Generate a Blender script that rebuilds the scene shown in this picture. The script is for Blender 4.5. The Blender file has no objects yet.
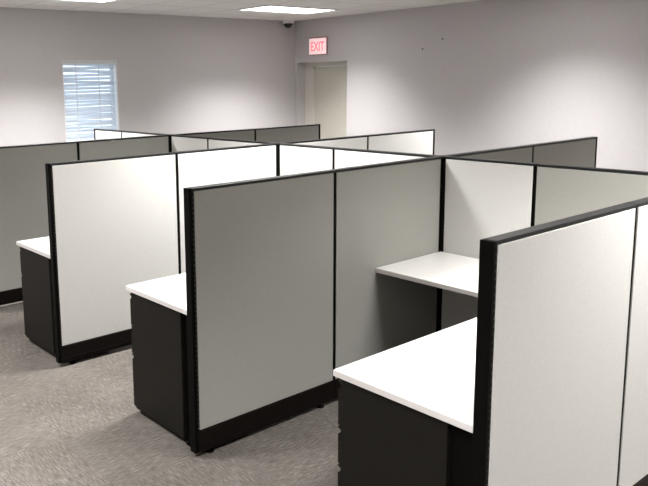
import bpy, bmesh, math, random
from mathutils import Vector, Matrix
random.seed(4)
S = bpy.context.scene
COL = S.collection
R = math.radians

# ------------------------------------------------------------------ materials
def new_mat(name):
    m = bpy.data.materials.new(name); m.use_nodes = True
    nt = m.node_tree
    return m, nt, nt.nodes['Principled BSDF']

def tex(nt, obj=True):
    t = nt.nodes.new('ShaderNodeTexCoord')
    return t.outputs['Object']

def noise(nt, vec, scale, detail=3, rough=.6, stretch=None):
    if stretch:
        mp = nt.nodes.new('ShaderNodeMapping'); mp.inputs['Scale'].default_value = stretch
        nt.links.new(vec, mp.inputs['Vector']); vec = mp.outputs['Vector']
    n = nt.nodes.new('ShaderNodeTexNoise')
    n.inputs['Scale'].default_value = scale; n.inputs['Detail'].default_value = detail
    n.inputs['Roughness'].default_value = rough
    nt.links.new(vec, n.inputs['Vector'])
    return n.outputs['Fac']

def ramp(nt, fac, stops):
    r = nt.nodes.new('ShaderNodeValToRGB')
    e = r.color_ramp.elements
    while len(e) < len(stops): e.new(.5)
    for el, (p, c) in zip(e, stops):
        el.position = p; el.color = (*c, 1)
    nt.links.new(fac, r.inputs['Fac'])
    return r.outputs['Color']

def bump(nt, fac, bsdf, strength, dist):
    b = nt.nodes.new('ShaderNodeBump')
    b.inputs['Strength'].default_value = strength; b.inputs['Distance'].default_value = dist
    nt.links.new(fac, b.inputs['Height']); nt.links.new(b.outputs['Normal'], bsdf.inputs['Normal'])

def mul(c, k): return tuple(min(1, x*k) for x in c)

def simple(name, col, rough=.5, var=.06, scale=40, bmp=0, spec=.5, metal=0):
    m, nt, b = new_mat(name)
    f = noise(nt, tex(nt), scale)
    c = ramp(nt, f, [(.3, mul(col, 1-var)), (.7, mul(col, 1+var))])
    nt.links.new(c, b.inputs['Base Color'])
    b.inputs['Roughness'].default_value = rough
    b.inputs['Specular IOR Level'].default_value = spec
    b.inputs['Metallic'].default_value = metal
    if bmp: bump(nt, f, b, bmp, .002)
    return m

def fabric(name, col):
    m, nt, b = new_mat(name)
    v = tex(nt)
    f = noise(nt, v, 260, 2, .7)
    g = noise(nt, v, 900, 1, .5)
    mx = nt.nodes.new('ShaderNodeMath'); mx.operation = 'ADD'
    nt.links.new(f, mx.inputs[0]); nt.links.new(g, mx.inputs[1])
    hf = nt.nodes.new('ShaderNodeMath'); hf.operation = 'MULTIPLY'; hf.inputs[1].default_value = .5
    nt.links.new(mx.outputs[0], hf.inputs[0])
    c = ramp(nt, hf.outputs[0], [(.32, mul(col, .84)), (.5, col), (.68, mul(col, 1.12))])
    nt.links.new(c, b.inputs['Base Color'])
    b.inputs['Roughness'].default_value = .95
    b.inputs['Specular IOR Level'].default_value = .1
    bump(nt, hf.outputs[0], b, .35, .0015)
    return m

def carpet():
    m, nt, b = new_mat('carpet_tiles')
    v = tex(nt)
    a = noise(nt, v, 1, 4, .7, (16, 150, 1))
    c2 = noise(nt, v, 1, 4, .7, (150, 16, 1))
    ch = nt.nodes.new('ShaderNodeTexChecker'); ch.inputs['Scale'].default_value = 1/.61
    nt.links.new(v, ch.inputs['Vector'])
    mix = nt.nodes.new('ShaderNodeMix'); mix.data_type = 'FLOAT'
    nt.links.new(ch.outputs['Fac'], mix.inputs['Factor'])
    nt.links.new(a, mix.inputs[2]); nt.links.new(c2, mix.inputs[3])
    big = noise(nt, v, 2.2, 3, .6)
    pile = noise(nt, v, 220, 2, .7)
    s = nt.nodes.new('ShaderNodeMath'); s.operation = 'MULTIPLY_ADD'; s.inputs[1].default_value = .28
    nt.links.new(big, s.inputs[0]); nt.links.new(mix.outputs[0], s.inputs[2])
    s2 = nt.nodes.new('ShaderNodeMath'); s2.operation = 'MULTIPLY_ADD'; s2.inputs[1].default_value = .24
    nt.links.new(pile, s2.inputs[0]); nt.links.new(s.outputs[0], s2.inputs[2])
    col = ramp(nt, s2.outputs[0], [(.50, (.060, .052, .045)), (.75, (.122, .109, .098)), (.96, (.215, .196, .180))])
    nt.links.new(col, b.inputs['Base Color'])
    b.inputs['Roughness'].default_value = 1; b.inputs['Specular IOR Level'].default_value = .05
    bump(nt, s2.outputs[0], b, .5, .006)
    return m

def ceiling_mat():
    m, nt, b = new_mat('acoustic_ceiling_tiles')
    v = tex(nt)
    mp = nt.nodes.new('ShaderNodeMapping'); mp.inputs['Location'].default_value = (.56, -3.785, 0)
    nt.links.new(v, mp.inputs['Vector'])
    br = nt.nodes.new('ShaderNodeTexBrick')
    br.offset = 0; br.squash = 1
    br.inputs['Color1'].default_value = (.90, .89, .875, 1); br.inputs['Color2'].default_value = (.87, .86, .845, 1)
    br.inputs['Mortar'].default_value = (.60, .59, .58, 1)
    br.inputs['Scale'].default_value = 1; br.inputs['Mortar Size'].default_value = .009
    br.inputs['Brick Width'].default_value = .61; br.inputs['Row Height'].default_value = .61
    nt.links.new(mp.outputs['Vector'], br.inputs['Vector'])
    nt.links.new(br.outputs['Color'], b.inputs['Base Color'])
    b.inputs['Roughness'].default_value = .95
    bump(nt, noise(nt, v, 90, 3), b, .3, .003)
    return m

def slotted():
    # black steel standard; light caught on punched slot edges painted as gray dashes
    m, nt, b = new_mat('slotted_black_steel')
    v = tex(nt)
    sp = nt.nodes.new('ShaderNodeSeparateXYZ'); nt.links.new(v, sp.inputs[0])
    d = nt.nodes.new('ShaderNodeMath'); d.operation = 'DIVIDE'; d.inputs[1].default_value = .0254
    nt.links.new(sp.outputs['Z'], d.inputs[0])
    fr = nt.nodes.new('ShaderNodeMath'); fr.operation = 'FRACT'; nt.links.new(d.outputs[0], fr.inputs[0])
    gt = nt.nodes.new('ShaderNodeMath'); gt.operation = 'LESS_THAN'; gt.inputs[1].default_value = .38
    nt.links.new(fr.outputs[0], gt.inputs[0])
    c = ramp(nt, gt.outputs[0], [(0, (.003, .003, .003)), (1, (.06, .055, .05))])
    nt.links.new(c, b.inputs['Base Color']); b.inputs['Roughness'].default_value = .5; b.inputs['Specular IOR Level'].default_value = .2
    return m

def emit(name, col, strength, base=None):
    m, nt, b = new_mat(name)
    f = noise(nt, tex(nt), 60)
    c = ramp(nt, f, [(.2, mul(col, .97)), (.8, col)])
    nt.links.new(c, b.inputs['Emission Color'])
    b.inputs['Emission Strength'].default_value = strength
    b.inputs['Base Color'].default_value = (*(base or col), 1)
    return m

WHITE_F = fabric('white_woven_fabric', (.595, .59, .57))
GREY_F = fabric('grey_woven_fabric', (.325, .322, .297))
TRIM = simple('black_plastic_trim', (.0028, .0025, .0022), .5, .1, spec=.06)
CAP = simple('charcoal_top_cap', (.010, .010, .0105), .36, .08, spec=.3)
RACE = simple('black_raceway', (.0055, .0038, .0033), .5, .1, spec=.1)
STEEL = simple('dark_painted_steel', (.0100, .0090, .0072), .5, .08, 300, .1, spec=.14)
SLOT = slotted()
LAM = simple('white_laminate', (.82, .81, .79), .38, .015, 30)
EDGE = simple('white_edge_band', (.70, .67, .655), .45, .02)
PAINT = simple('wall_paint', (.562, .541, .549), .85, .02, 25, .12, .2)
DOORM = simple('putty_door_paint', (.56, .54, .475), .5, .02, 12)
FRAMEM = simple('cream_frame_paint', (.66, .635, .585), .45, .02)
RUBBER = simple('black_rubber_base', (.02, .02, .02), .6)
WHITEP = simple('white_plastic', (.80, .80, .80), .4, .02)
ALU = simple('brushed_aluminium', (.6, .6, .6), .35, .05, 60, 0, .5, 1)
DARKGLASS = simple('smoked_dome', (.006, .006, .007), .12, .1)
NAILM = simple('dark_nail_steel', (.02, .02, .022), .45)
CARPET = carpet()
CEIL = ceiling_mat()
DIFF = emit('lit_lens', (1.0, .985, .955), 4.0, (.85, .85, .83))
SIGNW = emit('lit_sign_face', (1.0, .66, .68), .50, (.75, .66, .66))
SIGNR = emit('lit_sign_letters', (1.0, .22, .26), .75, (.7, .1, .12))
SIGNB = simple('red_sign_housing', (.36, .12, .125), .5)

def slat_mat():
    m, nt, b = new_mat('translucent_blind_slat')
    b.inputs['Base Color'].default_value = (.80, .84, .88, 1); b.inputs['Roughness'].default_value = .5
    f = noise(nt, tex(nt), 30)
    c = ramp(nt, f, [(.3, (.78, .83, .88)), (.7, (.84, .87, .90))]); nt.links.new(c, b.inputs['Base Color'])
    t = nt.nodes.new('ShaderNodeBsdfTranslucent'); nt.links.new(c, t.inputs['Color'])
    mx = nt.nodes.new('ShaderNodeMixShader'); mx.inputs[0].default_value = .40
    nt.links.new(b.outputs[0], mx.inputs[1]); nt.links.new(t.outputs[0], mx.inputs[2])
    nt.links.new(mx.outputs[0], nt.nodes['Material Output'].inputs['Surface'])
    return m
SLAT = slat_mat()
def glass_mat():
    m, nt, b = new_mat('window_glass')
    b.inputs['Base Color'].default_value = (.95, .98, 1, 1); b.inputs['Roughness'].default_value = .02
    b.inputs['Transmission Weight'].default_value = 1; b.inputs['IOR'].default_value = 1.1
    f = noise(nt, tex(nt), 3); c = ramp(nt, f, [(0, (.94, .97, 1)), (1, (.97, .99, 1))]); nt.links.new(c, b.inputs['Base Color'])
    return m
GLASS = glass_mat()

# ------------------------------------------------------------------ mesh helpers
def box(bm, x0, x1, y0, y1, z0, z1, bev=0):
    t = bmesh.new()
    bmesh.ops.create_cube(t, size=1)
    for v in t.verts:
        v.co = Vector(((x0+x1)/2+v.co.x*(x1-x0), (y0+y1)/2+v.co.y*(y1-y0), (z0+z1)/2+v.co.z*(z1-z0)))
    if bev:
        bmesh.ops.bevel(t, geom=t.edges[:], offset=bev, segments=2, affect='EDGES', profile=.5)
    me = bpy.data.meshes.new('tmp'); t.to_mesh(me); t.free()
    bm.from_mesh(me); bpy.data.meshes.remove(me)

def cyl(bm, p, r, h, axis='z', seg=20, r2=None):
    M = Matrix.Translation(p)
    if axis == 'x': M = M @ Matrix.Rotation(R(90), 4, 'Y')
    if axis == 'y': M = M @ Matrix.Rotation(R(-90), 4, 'X')
    bmesh.ops.create_cone(bm, cap_ends=True, segments=seg, radius1=r, radius2=r if r2 is None else r2, depth=h, matrix=M)

def prism(bm, pts, a0, a1, axis='x'):
    # pts: (y,z) profile swept along x
    lo = [bm.verts.new((a0, y, z)) for y, z in pts]; hi = [bm.verts.new((a1, y, z)) for y, z in pts]
    n = len(pts)
    for i in range(n): bm.faces.new((lo[i], lo[(i+1) % n], hi[(i+1) % n], hi[i]))
    bm.faces.new(lo[::-1]); bm.faces.new(hi)
    bmesh.ops.recalc_face_normals(bm, faces=bm.faces[:])

def mesh(name, fn, mat):
    bm = bmesh.new(); fn(bm)
    me = bpy.data.meshes.new(name); bm.to_mesh(me); bm.free()
    me.materials.append(mat)
    return me

def link(name, me, parent=None):
    o = bpy.data.objects.new(name, me); COL.objects.link(o)
    if parent: o.parent = parent
    return o

def part(name, fn, mat, parent=None): return link(name, mesh(name, fn, mat), parent)

def thing(name, label, cat, loc=(0, 0, 0), rz=0, group=None):
    o = bpy.data.objects.new(name, None); COL.objects.link(o)
    o.empty_display_size = .1
    o.location = loc; o.rotation_euler = (0, 0, rz)
    o['label'] = label; o['category'] = cat
    if group: o['group'] = group
    return o

def tag(o, label, cat, group=None):
    o['label'] = label; o['category'] = cat
    if group: o['group'] = group
    return o

def struct(name, fn, mat, parent=None):
    o = part(name, fn, mat, parent)
    o['kind'] = 'structure'
    return o

def copy_tree(o, parent=None):
    c = o.copy(); COL.objects.link(c)
    if parent: c.parent = parent
    for ch in list(o.children): copy_tree(ch, c)
    return c

# ------------------------------------------------------------------ the room
XL, XR, YF, YB, ZC = -8.2, 3.847, -6.9, 5.396, 2.75
WT = .16
struct('floor', lambda b: box(b, XL-.2, XR+.5, YF-.2, YB+.3, -.1, 0), CARPET)
struct('ceiling', lambda b: box(b, XL-.2, XR+.5, YF-.2, YB+.3, ZC, ZC+.1), CEIL)
wx0, wx1, wz0, wz1 = .0, .752, .95, 2.165       # window opening
def wall_back(b):
    box(b, XL-WT, wx0, YB, YB+.2, 0, ZC); box(b, wx1, XR+.5, YB, YB+.2, 0, ZC)
    box(b, wx0, wx1, YB, YB+.2, 0, wz0); box(b, wx0, wx1, YB, YB+.2, wz1, ZC)
struct('wall_back', wall_back, PAINT)
dy0, dy1, dz1 = 4.334, 5.342, 2.128            # door recess
def wall_right(b):
    box(b, XR, XR+WT, YF, dy0, 0, ZC); box(b, XR, XR+WT, dy0, dy1, dz1, ZC); box(b, XR, XR+WT, dy1, YB, 0, ZC)
struct('wall_right', wall_right, PAINT)
struct('wall_left', lambda b: box(b, XL-WT, XL, YF, YB, 0, ZC), PAINT)
struct('wall_front', lambda b: box(b, XL-WT, XR+WT, YF-WT, YF, 0, ZC), PAINT)
struct('baseboard_back', lambda b: box(b, XL, XR, YB-.008, YB, 0, .1, .002), RUBBER)
struct('baseboard_right', lambda b: box(b, XR-.008, XR, YF, dy0, 0, .1, .002), RUBBER)
struct('baseboard_left', lambda b: box(b, XL, XL+.008, YF, YB-.01, 0, .1, .002), RUBBER)

# door set back in its recess
DX = XR+WT
door = struct('door_1', lambda b: box(b, DX+.030, DX+.075, dy0+.032, dy1-.172, .006, dz1-.064, .003), DOORM)
def dframe(b):
    box(b, DX, DX+.10, dy1-.17, dy1+.03, 0, dz1+.06, .004)
    box(b, DX-.0, DX+.10, dy0-.15, dy1-.17, dz1-.062, dz1+.06, .004)
    box(b, DX, DX+.10, dy0-.14, dy0+.03, 0, dz1-.062, .004)
    box(b, DX+.012, DX+.028, dy1-.19, dy1-.17, 0, dz1-.07, .002)
part('door_frame', dframe, FRAMEM, door)
def handle(b):
    cyl(b, (DX+.024, dy0+.07, 1.0), .027, .016, 'x'); cyl(b, (DX+.0, dy0+.07, 1.0), .009, .05, 'x')
    box(b, DX-.03, DX-.014, dy0+.06, dy0+.19, .99, 1.01, .004)
part('door_handle', handle, ALU, door)

# window
def wframe(b):
    w = .035; y0, y1 = YB+.10, YB+.15
    box(b, wx0, wx0+w, y0, y1, wz0, wz1); box(b, wx1-w, wx1, y0, y1, wz0, wz1)
    box(b, wx0, wx0+.012, YB+.002, y0, wz0+.003, wz1); box(b, wx1-.012, wx1, YB+.002, y0, wz0+.003, wz1); box(b, wx0+.012, wx1-.012, YB+.002, y0, wz1-.012, wz1)
    box(b, wx0+w, wx1-w, y0, y1, wz0, wz0+w); box(b, wx0+w, wx1-w, y0, y1, wz1-w, wz1)
win = struct('window_1', wframe, WHITEP)
part('pane', lambda b: box(b, wx0+.03, wx1-.03, YB+.12, YB+.126, wz0+.03, wz1-.03), GLASS, win)
part('window_sill', lambda b: box(b, wx0-.03, wx1+.03, YB-.03, YB+.10, wz0-.02, wz0+.002, .004), WHITEP, win)

bl = thing('window_blind', 'white horizontal slat blind hanging in the small window in the back wall', 'blind', (wx0, YB+.05, wz0))
W = wx1-wx0; H = wz1-wz0
bx0, bx1 = .016, W-.024
part('headrail', lambda b: box(b, bx0-.004, bx1+.004, -.022, .022, H-.044, H-.013, .003), WHITEP, bl)
def slats(b):
    z = .05; k = 0
    while z < H-.055:
        t = R(50+random.uniform(-7, 7)); dz = random.uniform(-.005, .005); tilt = random.uniform(-.008, .008)
        c, s = math.cos(t), math.sin(t)
        prof = []
        for i in range(6):
            q = -.0245+.049*i/5
            bow = .003*(1-(q/.0245)**2)
            prof.append((q*c-bow*s, q*s+bow*c))
        for (xa, xb) in ((bx0, bx1),):
            A = [b.verts.new((xa, y, z+zz+dz+tilt)) for y, zz in prof]
            B = [b.verts.new((xb, y, z+zz+dz-tilt)) for y, zz in prof]
            A2 = [b.verts.new((xa, y-.0006*s, z+zz+dz+tilt+.0006*c)) for y, zz in prof]
            B2 = [b.verts.new((xb, y-.0006*s, z+zz+dz-tilt+.0006*c)) for y, zz in prof]
            for i in range(5):
                b.faces.new((A[i], A[i+1], B[i+1], B[i])); b.faces.new((A2[i], B2[i], B2[i+1], A2[i+1]))
        z += .041; k += 1
part('slats', slats, SLAT, bl)
def cords(b):
    for fx in (.24, .68):
        x = bx0+(bx1-bx0)*fx
        box(b, x-.006, x+.006, -.0265, -.0245, .02, H-.03)
part('ladder_tape', cords, WHITEP, bl)
part('bottom_rail', lambda b: box(b, bx0, bx1, -.014, .014, .006, .026, .003), WHITEP, bl)

# ------------------------------------------------------------------ ceiling lights
LX = [2.49, -.56, -3.61, -6.66]; LY = [4.08, 1.03, -2.02, -5.07]
def tframe(b):
    a, c, w = .602, .297, .022
    box(b, -a, a, -c, -c+w, -.012, 0, .002); box(b, -a, a, c-w, c, -.012, 0, .002)
    box(b, -a, -a+w, -c+w, c-w, -.012, 0, .002); box(b, a-w, a, -c+w, c-w, -.012, 0, .002)
tf = mesh('troffer_frame', tframe, WHITEP)
tl = mesh('troffer_lens', lambda b: box(b, -.58, .58, -.275, .275, -.006, -.001), DIFF)
colname = ['nearest the right wall', 'second from the right wall', 'third from the right wall', 'farthest from the right wall']
rowname = ['row by the back wall', 'second row from the back wall', 'third row from the back wall', 'row behind the camera']
LIGHT_W = 60
for j, y in enumerate(LY):
    for i, x in enumerate(LX):
        lab = 'lit ceiling light, ' + rowname[j] + ', ' + colname[i]
        if (i, j) == (0, 0): lab = 'bright lit rectangular ceiling light near the back right corner and exit sign'
        if (i, j) == (1, 0): lab = 'lit ceiling light above the blind, cut off by the top of the photo'
        t = thing('ceiling_light', lab, 'light', (x, y, ZC), 0, 'recessed ceiling lights')
        link('light_frame', tf, t); link('light_lens', tl, t)
        ld = bpy.data.lights.new('lamp_glow', 'AREA'); ld.shape = 'RECTANGLE'; ld.size = 1.14; ld.size_y = .53
        ld.energy = LIGHT_W; ld.spread = R(111); ld.color = (1, .99, .975)
        lo = bpy.data.objects.new('lamp_glow', ld); COL.objects.link(lo); lo.parent = t; lo.location = (0, 0, -.014)

# ------------------------------------------------------------------ things on walls and ceiling
ex = thing('exit_sign', 'small lit pink and red exit sign on the right wall above the door', 'sign', (XR, 4.888, 2.230))
def shouse(b):
    box(b, -.022, 0, -.178, .178, 0, .255, .008)
part('sign_housing', shouse, SIGNB, ex)
part('sign_face', lambda b: box(b, -.028, -.021, -.172, .172, .010, .240, .003), SIGNW, ex)
cu = bpy.data.curves.new('t', 'FONT'); cu.body = 'EXIT'; cu.size = .19; cu.extrude = .002; cu.align_x = 'CENTER'
cu.space_character = 1.02; cu.offset = .003
to = bpy.data.objects.new('t', cu); COL.objects.link(to)
bpy.context.view_layer.update()
tm = bpy.data.meshes.new_from_object(to.evaluated_get(bpy.context.evaluated_depsgraph_get()))
bpy.data.objects.remove(to)
tm.name = 'lettering'; tm.materials.clear(); tm.materials.append(SIGNR)
xs = [v.co.x for v in tm.vertices]; cx = (min(xs)+max(xs))/2; sc = .27/(max(xs)-min(xs))
for v in tm.vertices:
    X, Y, Z = v.co
    v.co = (-.029-Z, -(X-cx)*sc, .058+Y)
le = link('lettering', tm, ex); le['label'] = 'red letters EXIT'

sc_ = thing('security_camera', 'small dark dome camera on a white ceiling mount in the back right corner', 'camera', (3.615, 5.29, ZC))
def mount(b): cyl(b, (0, 0, -.018), .085, .036, seg=32); cyl(b, (0, 0, -.043), .074, .014, seg=32, r2=.082)
part('mount', mount, WHITEP, sc_)
def dome(b):
    bmesh.ops.create_uvsphere(b, u_segments=28, v_segments=16, radius=.066, matrix=Matrix.Translation((0, 0, -.050)))
    for v in list(b.verts):
        if v.co.z > -.047: v.co.z = -.047
d = part('dome', dome, DARKGLASS, sc_)
for p in d.data.polygons: p.use_smooth = True

for (y, z, lab) in ((3.043, 2.229, 'tiny dark nail in the upper right wall, lower and nearer the exit sign'),
                    (2.751, 2.336, 'tiny dark nail in the upper right wall, higher and farther from the exit sign')):
    def nail(b):
        cyl(b, (0, 0, 0), .004, .04, 'x', 10); cyl(b, (-.021, 0, 0), .010, .004, 'x', 14)
    n = part('nail', nail, NAILM); n.location = (XR, y, z); tag(n, lab, 'nail', 'nails in the right wall')

# ------------------------------------------------------------------ cubicle panels
PH = 1.37; T = .046; HB = .1425
cache = {}
def pmesh(key, fn, mat):
    if key not in cache: cache[key] = mesh(key[0], fn, mat)
    return cache[key]

def panel(p0, p1, colour, label, free=None, group='cubicle partition panels'):
    """a panel from p0 to p1 (plan points); local x runs p0 -> p1; free = list of open ends"""
    a = Vector((*p0, 0)); bq = Vector((*p1, 0)); L = round((bq-a).length, 4)
    rz = math.atan2(bq.y-a.y, bq.x-a.x)
    t = thing('cubicle_divider', label, 'panel', a, rz, group); t['kind'] = 'thing'
    mat = WHITE_F if colour == 'white' else GREY_F
    free = free or ()
    h = T/2
    link('frame', pmesh(('frame', L), lambda b: box(b, .001, L-.001, -h+.004, h-.004, HB-.01, PH-.012), TRIM), t)
    xa = .014 if 'a' in free else .0125; xb = L-.014 if 'b' in free else L-.0125
    for s in (-1, 1):
        y0, y1 = sorted((s*(h-.006), s*(h+.001)))
        link('fabric_tile', pmesh(('fabric_tile', L, colour, s, free), lambda b: box(b, xa, xb, y0, y1, HB+.004, PH-.0150, .0025), mat), t)
    link('top_cap', pmesh(('top_cap', L), lambda b: box(b, 0.0005, L-.0005, -h-.001, h+.001, PH-.0135, PH, .003), CAP), t)
    def race(b):
        e = h+.006
        box(b, .0008, L-.0008, -e, e, .028, HB, .004)
        box(b, .0012, L-.0012, -e-.003, e+.003, .052, .060, .001)
    r = link('base_raceway', pmesh(('base_raceway', L), race, RACE), t)
    def foot(b): cyl(b, (0, 0, .003), .022, .006, seg=16); cyl(b, (0, 0, .017), .007, .024, seg=10)
    for fx in (.09, L-.09):
        f = link('levelling_foot', pmesh(('levelling_foot',), foot, TRIM), r); f.location = (fx, 0, 0)
    for en in free:
        e0, e1 = (-.016, .001) if en == 'a' else (L-.001, L+.016)
        link('end_trim', pmesh(('end_trim', L, en), lambda b: box(b, e0, e1, -h-.001, h+.001, .028, PH, .003), TRIM), t)
        s0, s1 = (.004, .012) if en == 'a' else (L-.012, L-.004)
        def rails(b):
            for s in (-1, 1):
                q = s*(h-.003); box(b, (s0+s1)/2-.003, (s0+s1)/2+.003, q-.0018, q+.0018, HB+.006, PH-.022)
        link('slotted_rail', pmesh(('slotted_rail', L, en), rails, SLOT), t)
    return t

def post(y, label, x=0):
    t = thing('connector_post', label, 'post', (x, y, 0), 0, 'posts where the panel runs meet'); t['kind'] = 'thing'
    q = .0320
    link('upright', pmesh(('upright',), lambda b: box(b, -q, q, -q, q, .006, PH-.012, .003), TRIM), t)
    link('post_cap', pmesh(('post_cap',), lambda b: box(b, -q-.001, q+.001, -q-.001, q+.001, PH-.013, PH+.001, .003), CAP), t)
    def rails(b):
        for s in (-1, 1):
            for u in (-1, 1):
                box(b, s*.017-.003, s*.017+.003, u*q-.001, u*q+.001, HB, PH-.03)
                box(b, u*q-.001, u*q+.001, s*.017-.003, s*.017+.003, HB, PH-.03)
    link('slotted_rail', pmesh(('post_rail',), rails, SLOT), t)
    link('foot', pmesh(('post_foot',), lambda b: cyl(b, (0, 0, .003), .022, .006), TRIM), t)
    return t

YC, YBn, YA, YE, YD = 0.0, 1.553, 3.100, 4.628, -1.5764
G = .0330
W1, W2, R1, R2 = -1.008, -2.0027, 1.0605, 2.0369
run = {'A': (YA, 'gray', 'rearmost'), 'B': (YBn, 'white', ''), 'C': (YC, 'gray', ''), 'D': (YD, 'white', '')}
EW = .016
panel((W2+EW, YA), (W1, YA), 'gray', 'gray panel at the left edge of the photo, in the gray run nearest the window', ('a',))
panel((W1, YA), (-G, YA), 'gray', 'gray panel just under the window blind, left of the rear run\'s junction post')
panel((G, YA), (R1, YA), 'gray', 'gray panel of the rear run between the spine and its last panel by the door')
panel((R1, YA), (R2-EW, YA), 'gray', 'gray panel ending the rear run, in front of the recessed door', ('b',))
panel((W2+EW, YBn), (W1, YBn), 'white', 'large white panel at left, end of its run, black base on the carpet', ('a',))
panel((W1, YBn), (-G, YBn), 'white', 'white panel partly hidden behind the large gray end panel')
panel((G, YBn), (R1, YBn), 'white', 'white far panel beyond the spine, left half of the pair under the door')
panel((R1, YBn), (R2-EW, YBn), 'white', 'white end panel beyond the spine, just right of the door, seen against the right wall', ('b',))
panel((W2+EW, YC), (W1, YC), 'gray', 'large gray panel in the centre foreground, end of its run', ('a',))
panel((W1, YC), (-G, YC), 'gray', 'gray panel beside the shelf-like return worktop, joined to the centre post')
panel((G, YC), (R1, YC), 'gray', 'gray panel beyond the spine at right, half hidden, adjoining the centre post')
panel((R1, YC), (R2-EW, YC), 'gray', 'dark gray end panel standing out against the right wall', ('b',))
panel((W2+.012+EW, YD), (W1, YD), 'white', 'big white panel in the right foreground with a black end edge', ('a',))
panel((W1, YD), (-G, YD), 'white', 'white panel cut off by the right edge of the photo, next to the seam')
F = .5946
def spine(y0, y1, n):
    ys = y0+(1-F)*0 + (y1-y0)*F
    return (0, y0+G), (0, ys), (0, y1-G)
a, m, b_ = spine(YC, YBn, 0)
panel(a, m, 'white', 'white spine panel behind the gray run, nearer the centre post')
panel(m, b_, 'white', 'white spine panel behind the gray run, nearer the white run\'s junction post')
a, m, b_ = spine(YBn, YA, 0)
panel(a, m, 'white', 'white spine panel between the white and rear runs, nearer half')
panel(m, b_, 'white', 'white spine panel between the white and rear runs, farther half')
a, m, b_ = spine(YA, YE, 0)
panel(a, m, 'white', 'white spine panel beyond the rear run, right of the farthest one')
panel(m, (0, YE-EW), 'white', 'farthest white spine panel, its top corner in front of the blind', ('b',))
YS = YD+(YC-YD)*F
panel((0, YD+G), (0, YS), 'gray', 'gray spine panel seen over the big white foreground panel')
panel((0, YS), (0, YC-G), 'white', 'white spine panel right of the centre post, above the return worktop')
post(YC, 'black slotted post at the photo\'s centre, at the corner of the return worktop')
post(YBn, 'black post where the white run crosses the spine')
post(YA, 'black post where the rear gray run crosses the spine, below the window')
post(YD, 'black post joining the foreground white run to the spine, off the right edge')

# ------------------------------------------------------------------ worktops and pedestals
HD = .7544; DD = .611; XD = -1.9807; TH = .029
Y0 = T/2+.003
def top_mesh(x0, x1, y0, y1, nm):
    return mesh(nm, lambda b: box(b, x0, x1, y0, y1, HD-TH, HD, .003), LAM)
def edge_mesh(x0, x1, y0, y1):
    def f(b):
        e = .0012
        box(b, x0-e, x0+.002, y0-e, y1+e, HD-TH+.002, HD-.0035)
        box(b, x0, x1, y1-.002, y1+e, HD-TH+.002, HD-.0035)
    return mesh('edge_band', f, EDGE)

def worktop(yrun, label):
    t = thing('worktop', label, 'desk', (XD, yrun, 0), 0, 'white cubicle worktops')
    L = -XD-.03
    link('desktop', pmesh(('desktop',), lambda b: box(b, 0, L, Y0, DD+.03, HD-TH, HD, .003), LAM), t)
    def eb(b):
        e = .0014
        box(b, -e, .003, Y0+.002, DD+.03+e, HD-TH+.003, HD-.004); box(b, 0, L, DD+.027, DD+.03+e, HD-TH+.003, HD-.004)
    link('edge_band', pmesh(('edge_band',), eb, EDGE), t)
    return t
worktop(YD, 'white worktop in the right foreground, beside the big white panel')
worktop(YC, 'white worktop sticking out left of the large gray centre panel')
worktop(YBn, 'white worktop at the left, behind the large white panel, mostly hidden')

rt = thing('return_worktop', 'white shelf-like return worktop in the corner of gray panel and white spine panel', 'desk', (0, YC, 0))
RX = -.661; ry1 = -Y0; ry0 = YD+DD+.034
part('desktop', lambda b: box(b, RX, -Y0, ry0, ry1, HD-TH, HD, .003), LAM, rt)
part('edge_band', lambda b: box(b, RX-.0014, RX+.003, ry0+.002, ry1-.002, HD-TH+.003, HD-.004), EDGE, rt)
part('bracket', lambda b: prism(b, [(ry1-.001, HD-TH-.001), (ry1-.42, HD-TH-.001), (ry1-.42, HD-TH-.025), (ry1-.001, HD-TH-.16)], -.20, -.197), TRIM, rt)

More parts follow.
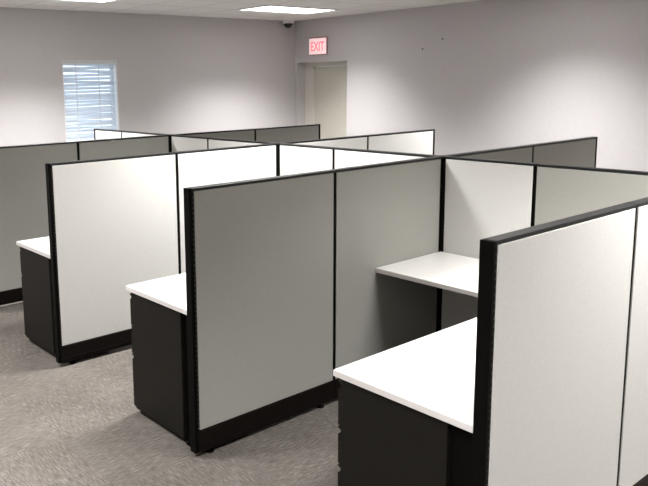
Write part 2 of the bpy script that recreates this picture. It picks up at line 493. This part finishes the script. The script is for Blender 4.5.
def pedestal(yrun, label):
    t = thing('file_pedestal', label, 'cabinet', (XD+.016, yrun, 0), 0, 'black drawer pedestals')
    w = .39; yb = .135; yf = .610; zt = HD-TH-.003
    def body(b):
        box(b, 0, w, yb, yf, .035, zt, .002); box(b, .02, w-.02, yb+.02, yf-.015, .006, .036)
        for px in (.05, w-.05):
            for py in (yb+.05, yf-.05): cyl(b, (px, py, .004), .018, .008, seg=14)
    link('body', pmesh(('body',), body, STEEL), t)
    def rear(b):
        box(b, .020, w-.02, .042, yb-.001, .010, zt, .002); box(b, .014, w-.014, .040, yb-.001, 0, .010, .001)
    link('rear_support', pmesh(('rear_support',), rear, TRIM), t)
    zs = [zt-.012, .522, .360, .042]
    for i in range(3):
        z1, z0 = zs[i]-.003, zs[i+1]+.003
        def dr(b):
            # drawer front in profile: finger pull cut back under the top edge
            prism(b, [(yf+.001, z0), (yf+.022, z0), (yf+.022, z1-.034), (yf+.008, z1-.022), (yf+.008, z1-.014), (yf+.022, z1-.006), (yf+.022, z1), (yf+.001, z1)], .001, w-.001)
        d = link('drawer', pmesh(('drawer', i), dr, STEEL), t)
        link('pull_lip', pmesh(('pull_lip', i), lambda b: box(b, .012, w-.012, yf+.020, yf+.026, z1-.007, z1-.001, .001), TRIM), d)
    def lock(b): cyl(b, (w-.05, yf+.024, zt-.045), .009, .006, 'y', 16)
    link('lock', pmesh(('lock',), lock, ALU), t)
    return t
pedestal(YD, 'black drawer pedestal under the right foreground worktop, cut off by the bottom edge')
pedestal(YC, 'black drawer pedestal under the worktop left of the gray centre panel')
pedestal(YBn, 'black drawer pedestal at far left beside the large white panel')

# ------------------------------------------------------------------ daylight outside
wd = bpy.data.worlds.new('World'); S.world = wd; wd.use_nodes = True
bg = wd.node_tree.nodes['Background']
bg.inputs['Color'].default_value = (.74, .86, 1.0, 1); bg.inputs['Strength'].default_value = 1.9

# ------------------------------------------------------------------ camera (the photo is a crop: off-centre principal point)
cam = bpy.data.cameras.new('camera'); co = bpy.data.objects.new('camera', cam); COL.objects.link(co)
f = 728.41; yaw, pitch, roll = .6557, -.1548, -.0199
cam.sensor_fit = 'HORIZONTAL'; cam.sensor_width = 36; cam.lens = 36*f/648
cam.shift_x = 104.73/648; cam.shift_y = -47.16/648
cam.clip_start = .05
fw = Vector((math.sin(yaw)*math.cos(pitch), math.cos(yaw)*math.cos(pitch), math.sin(pitch)))
rt_ = Vector((math.cos(yaw), -math.sin(yaw), 0)); up = rt_.cross(fw)
c, s = math.cos(roll), math.sin(roll)
r2, u2 = c*rt_+s*up, -s*rt_+c*up
M = Matrix((r2, u2, -fw)).transposed().to_4x4(); M.translation = Vector((-3.9624, -2.8052, 1.8644))
co.matrix_world = M
S.camera = co

vs = S.view_settings
vs.view_transform = 'Standard'; vs.look = 'None'; vs.gamma = 1; vs.use_curve_mapping = False
vs.exposure = 0.38
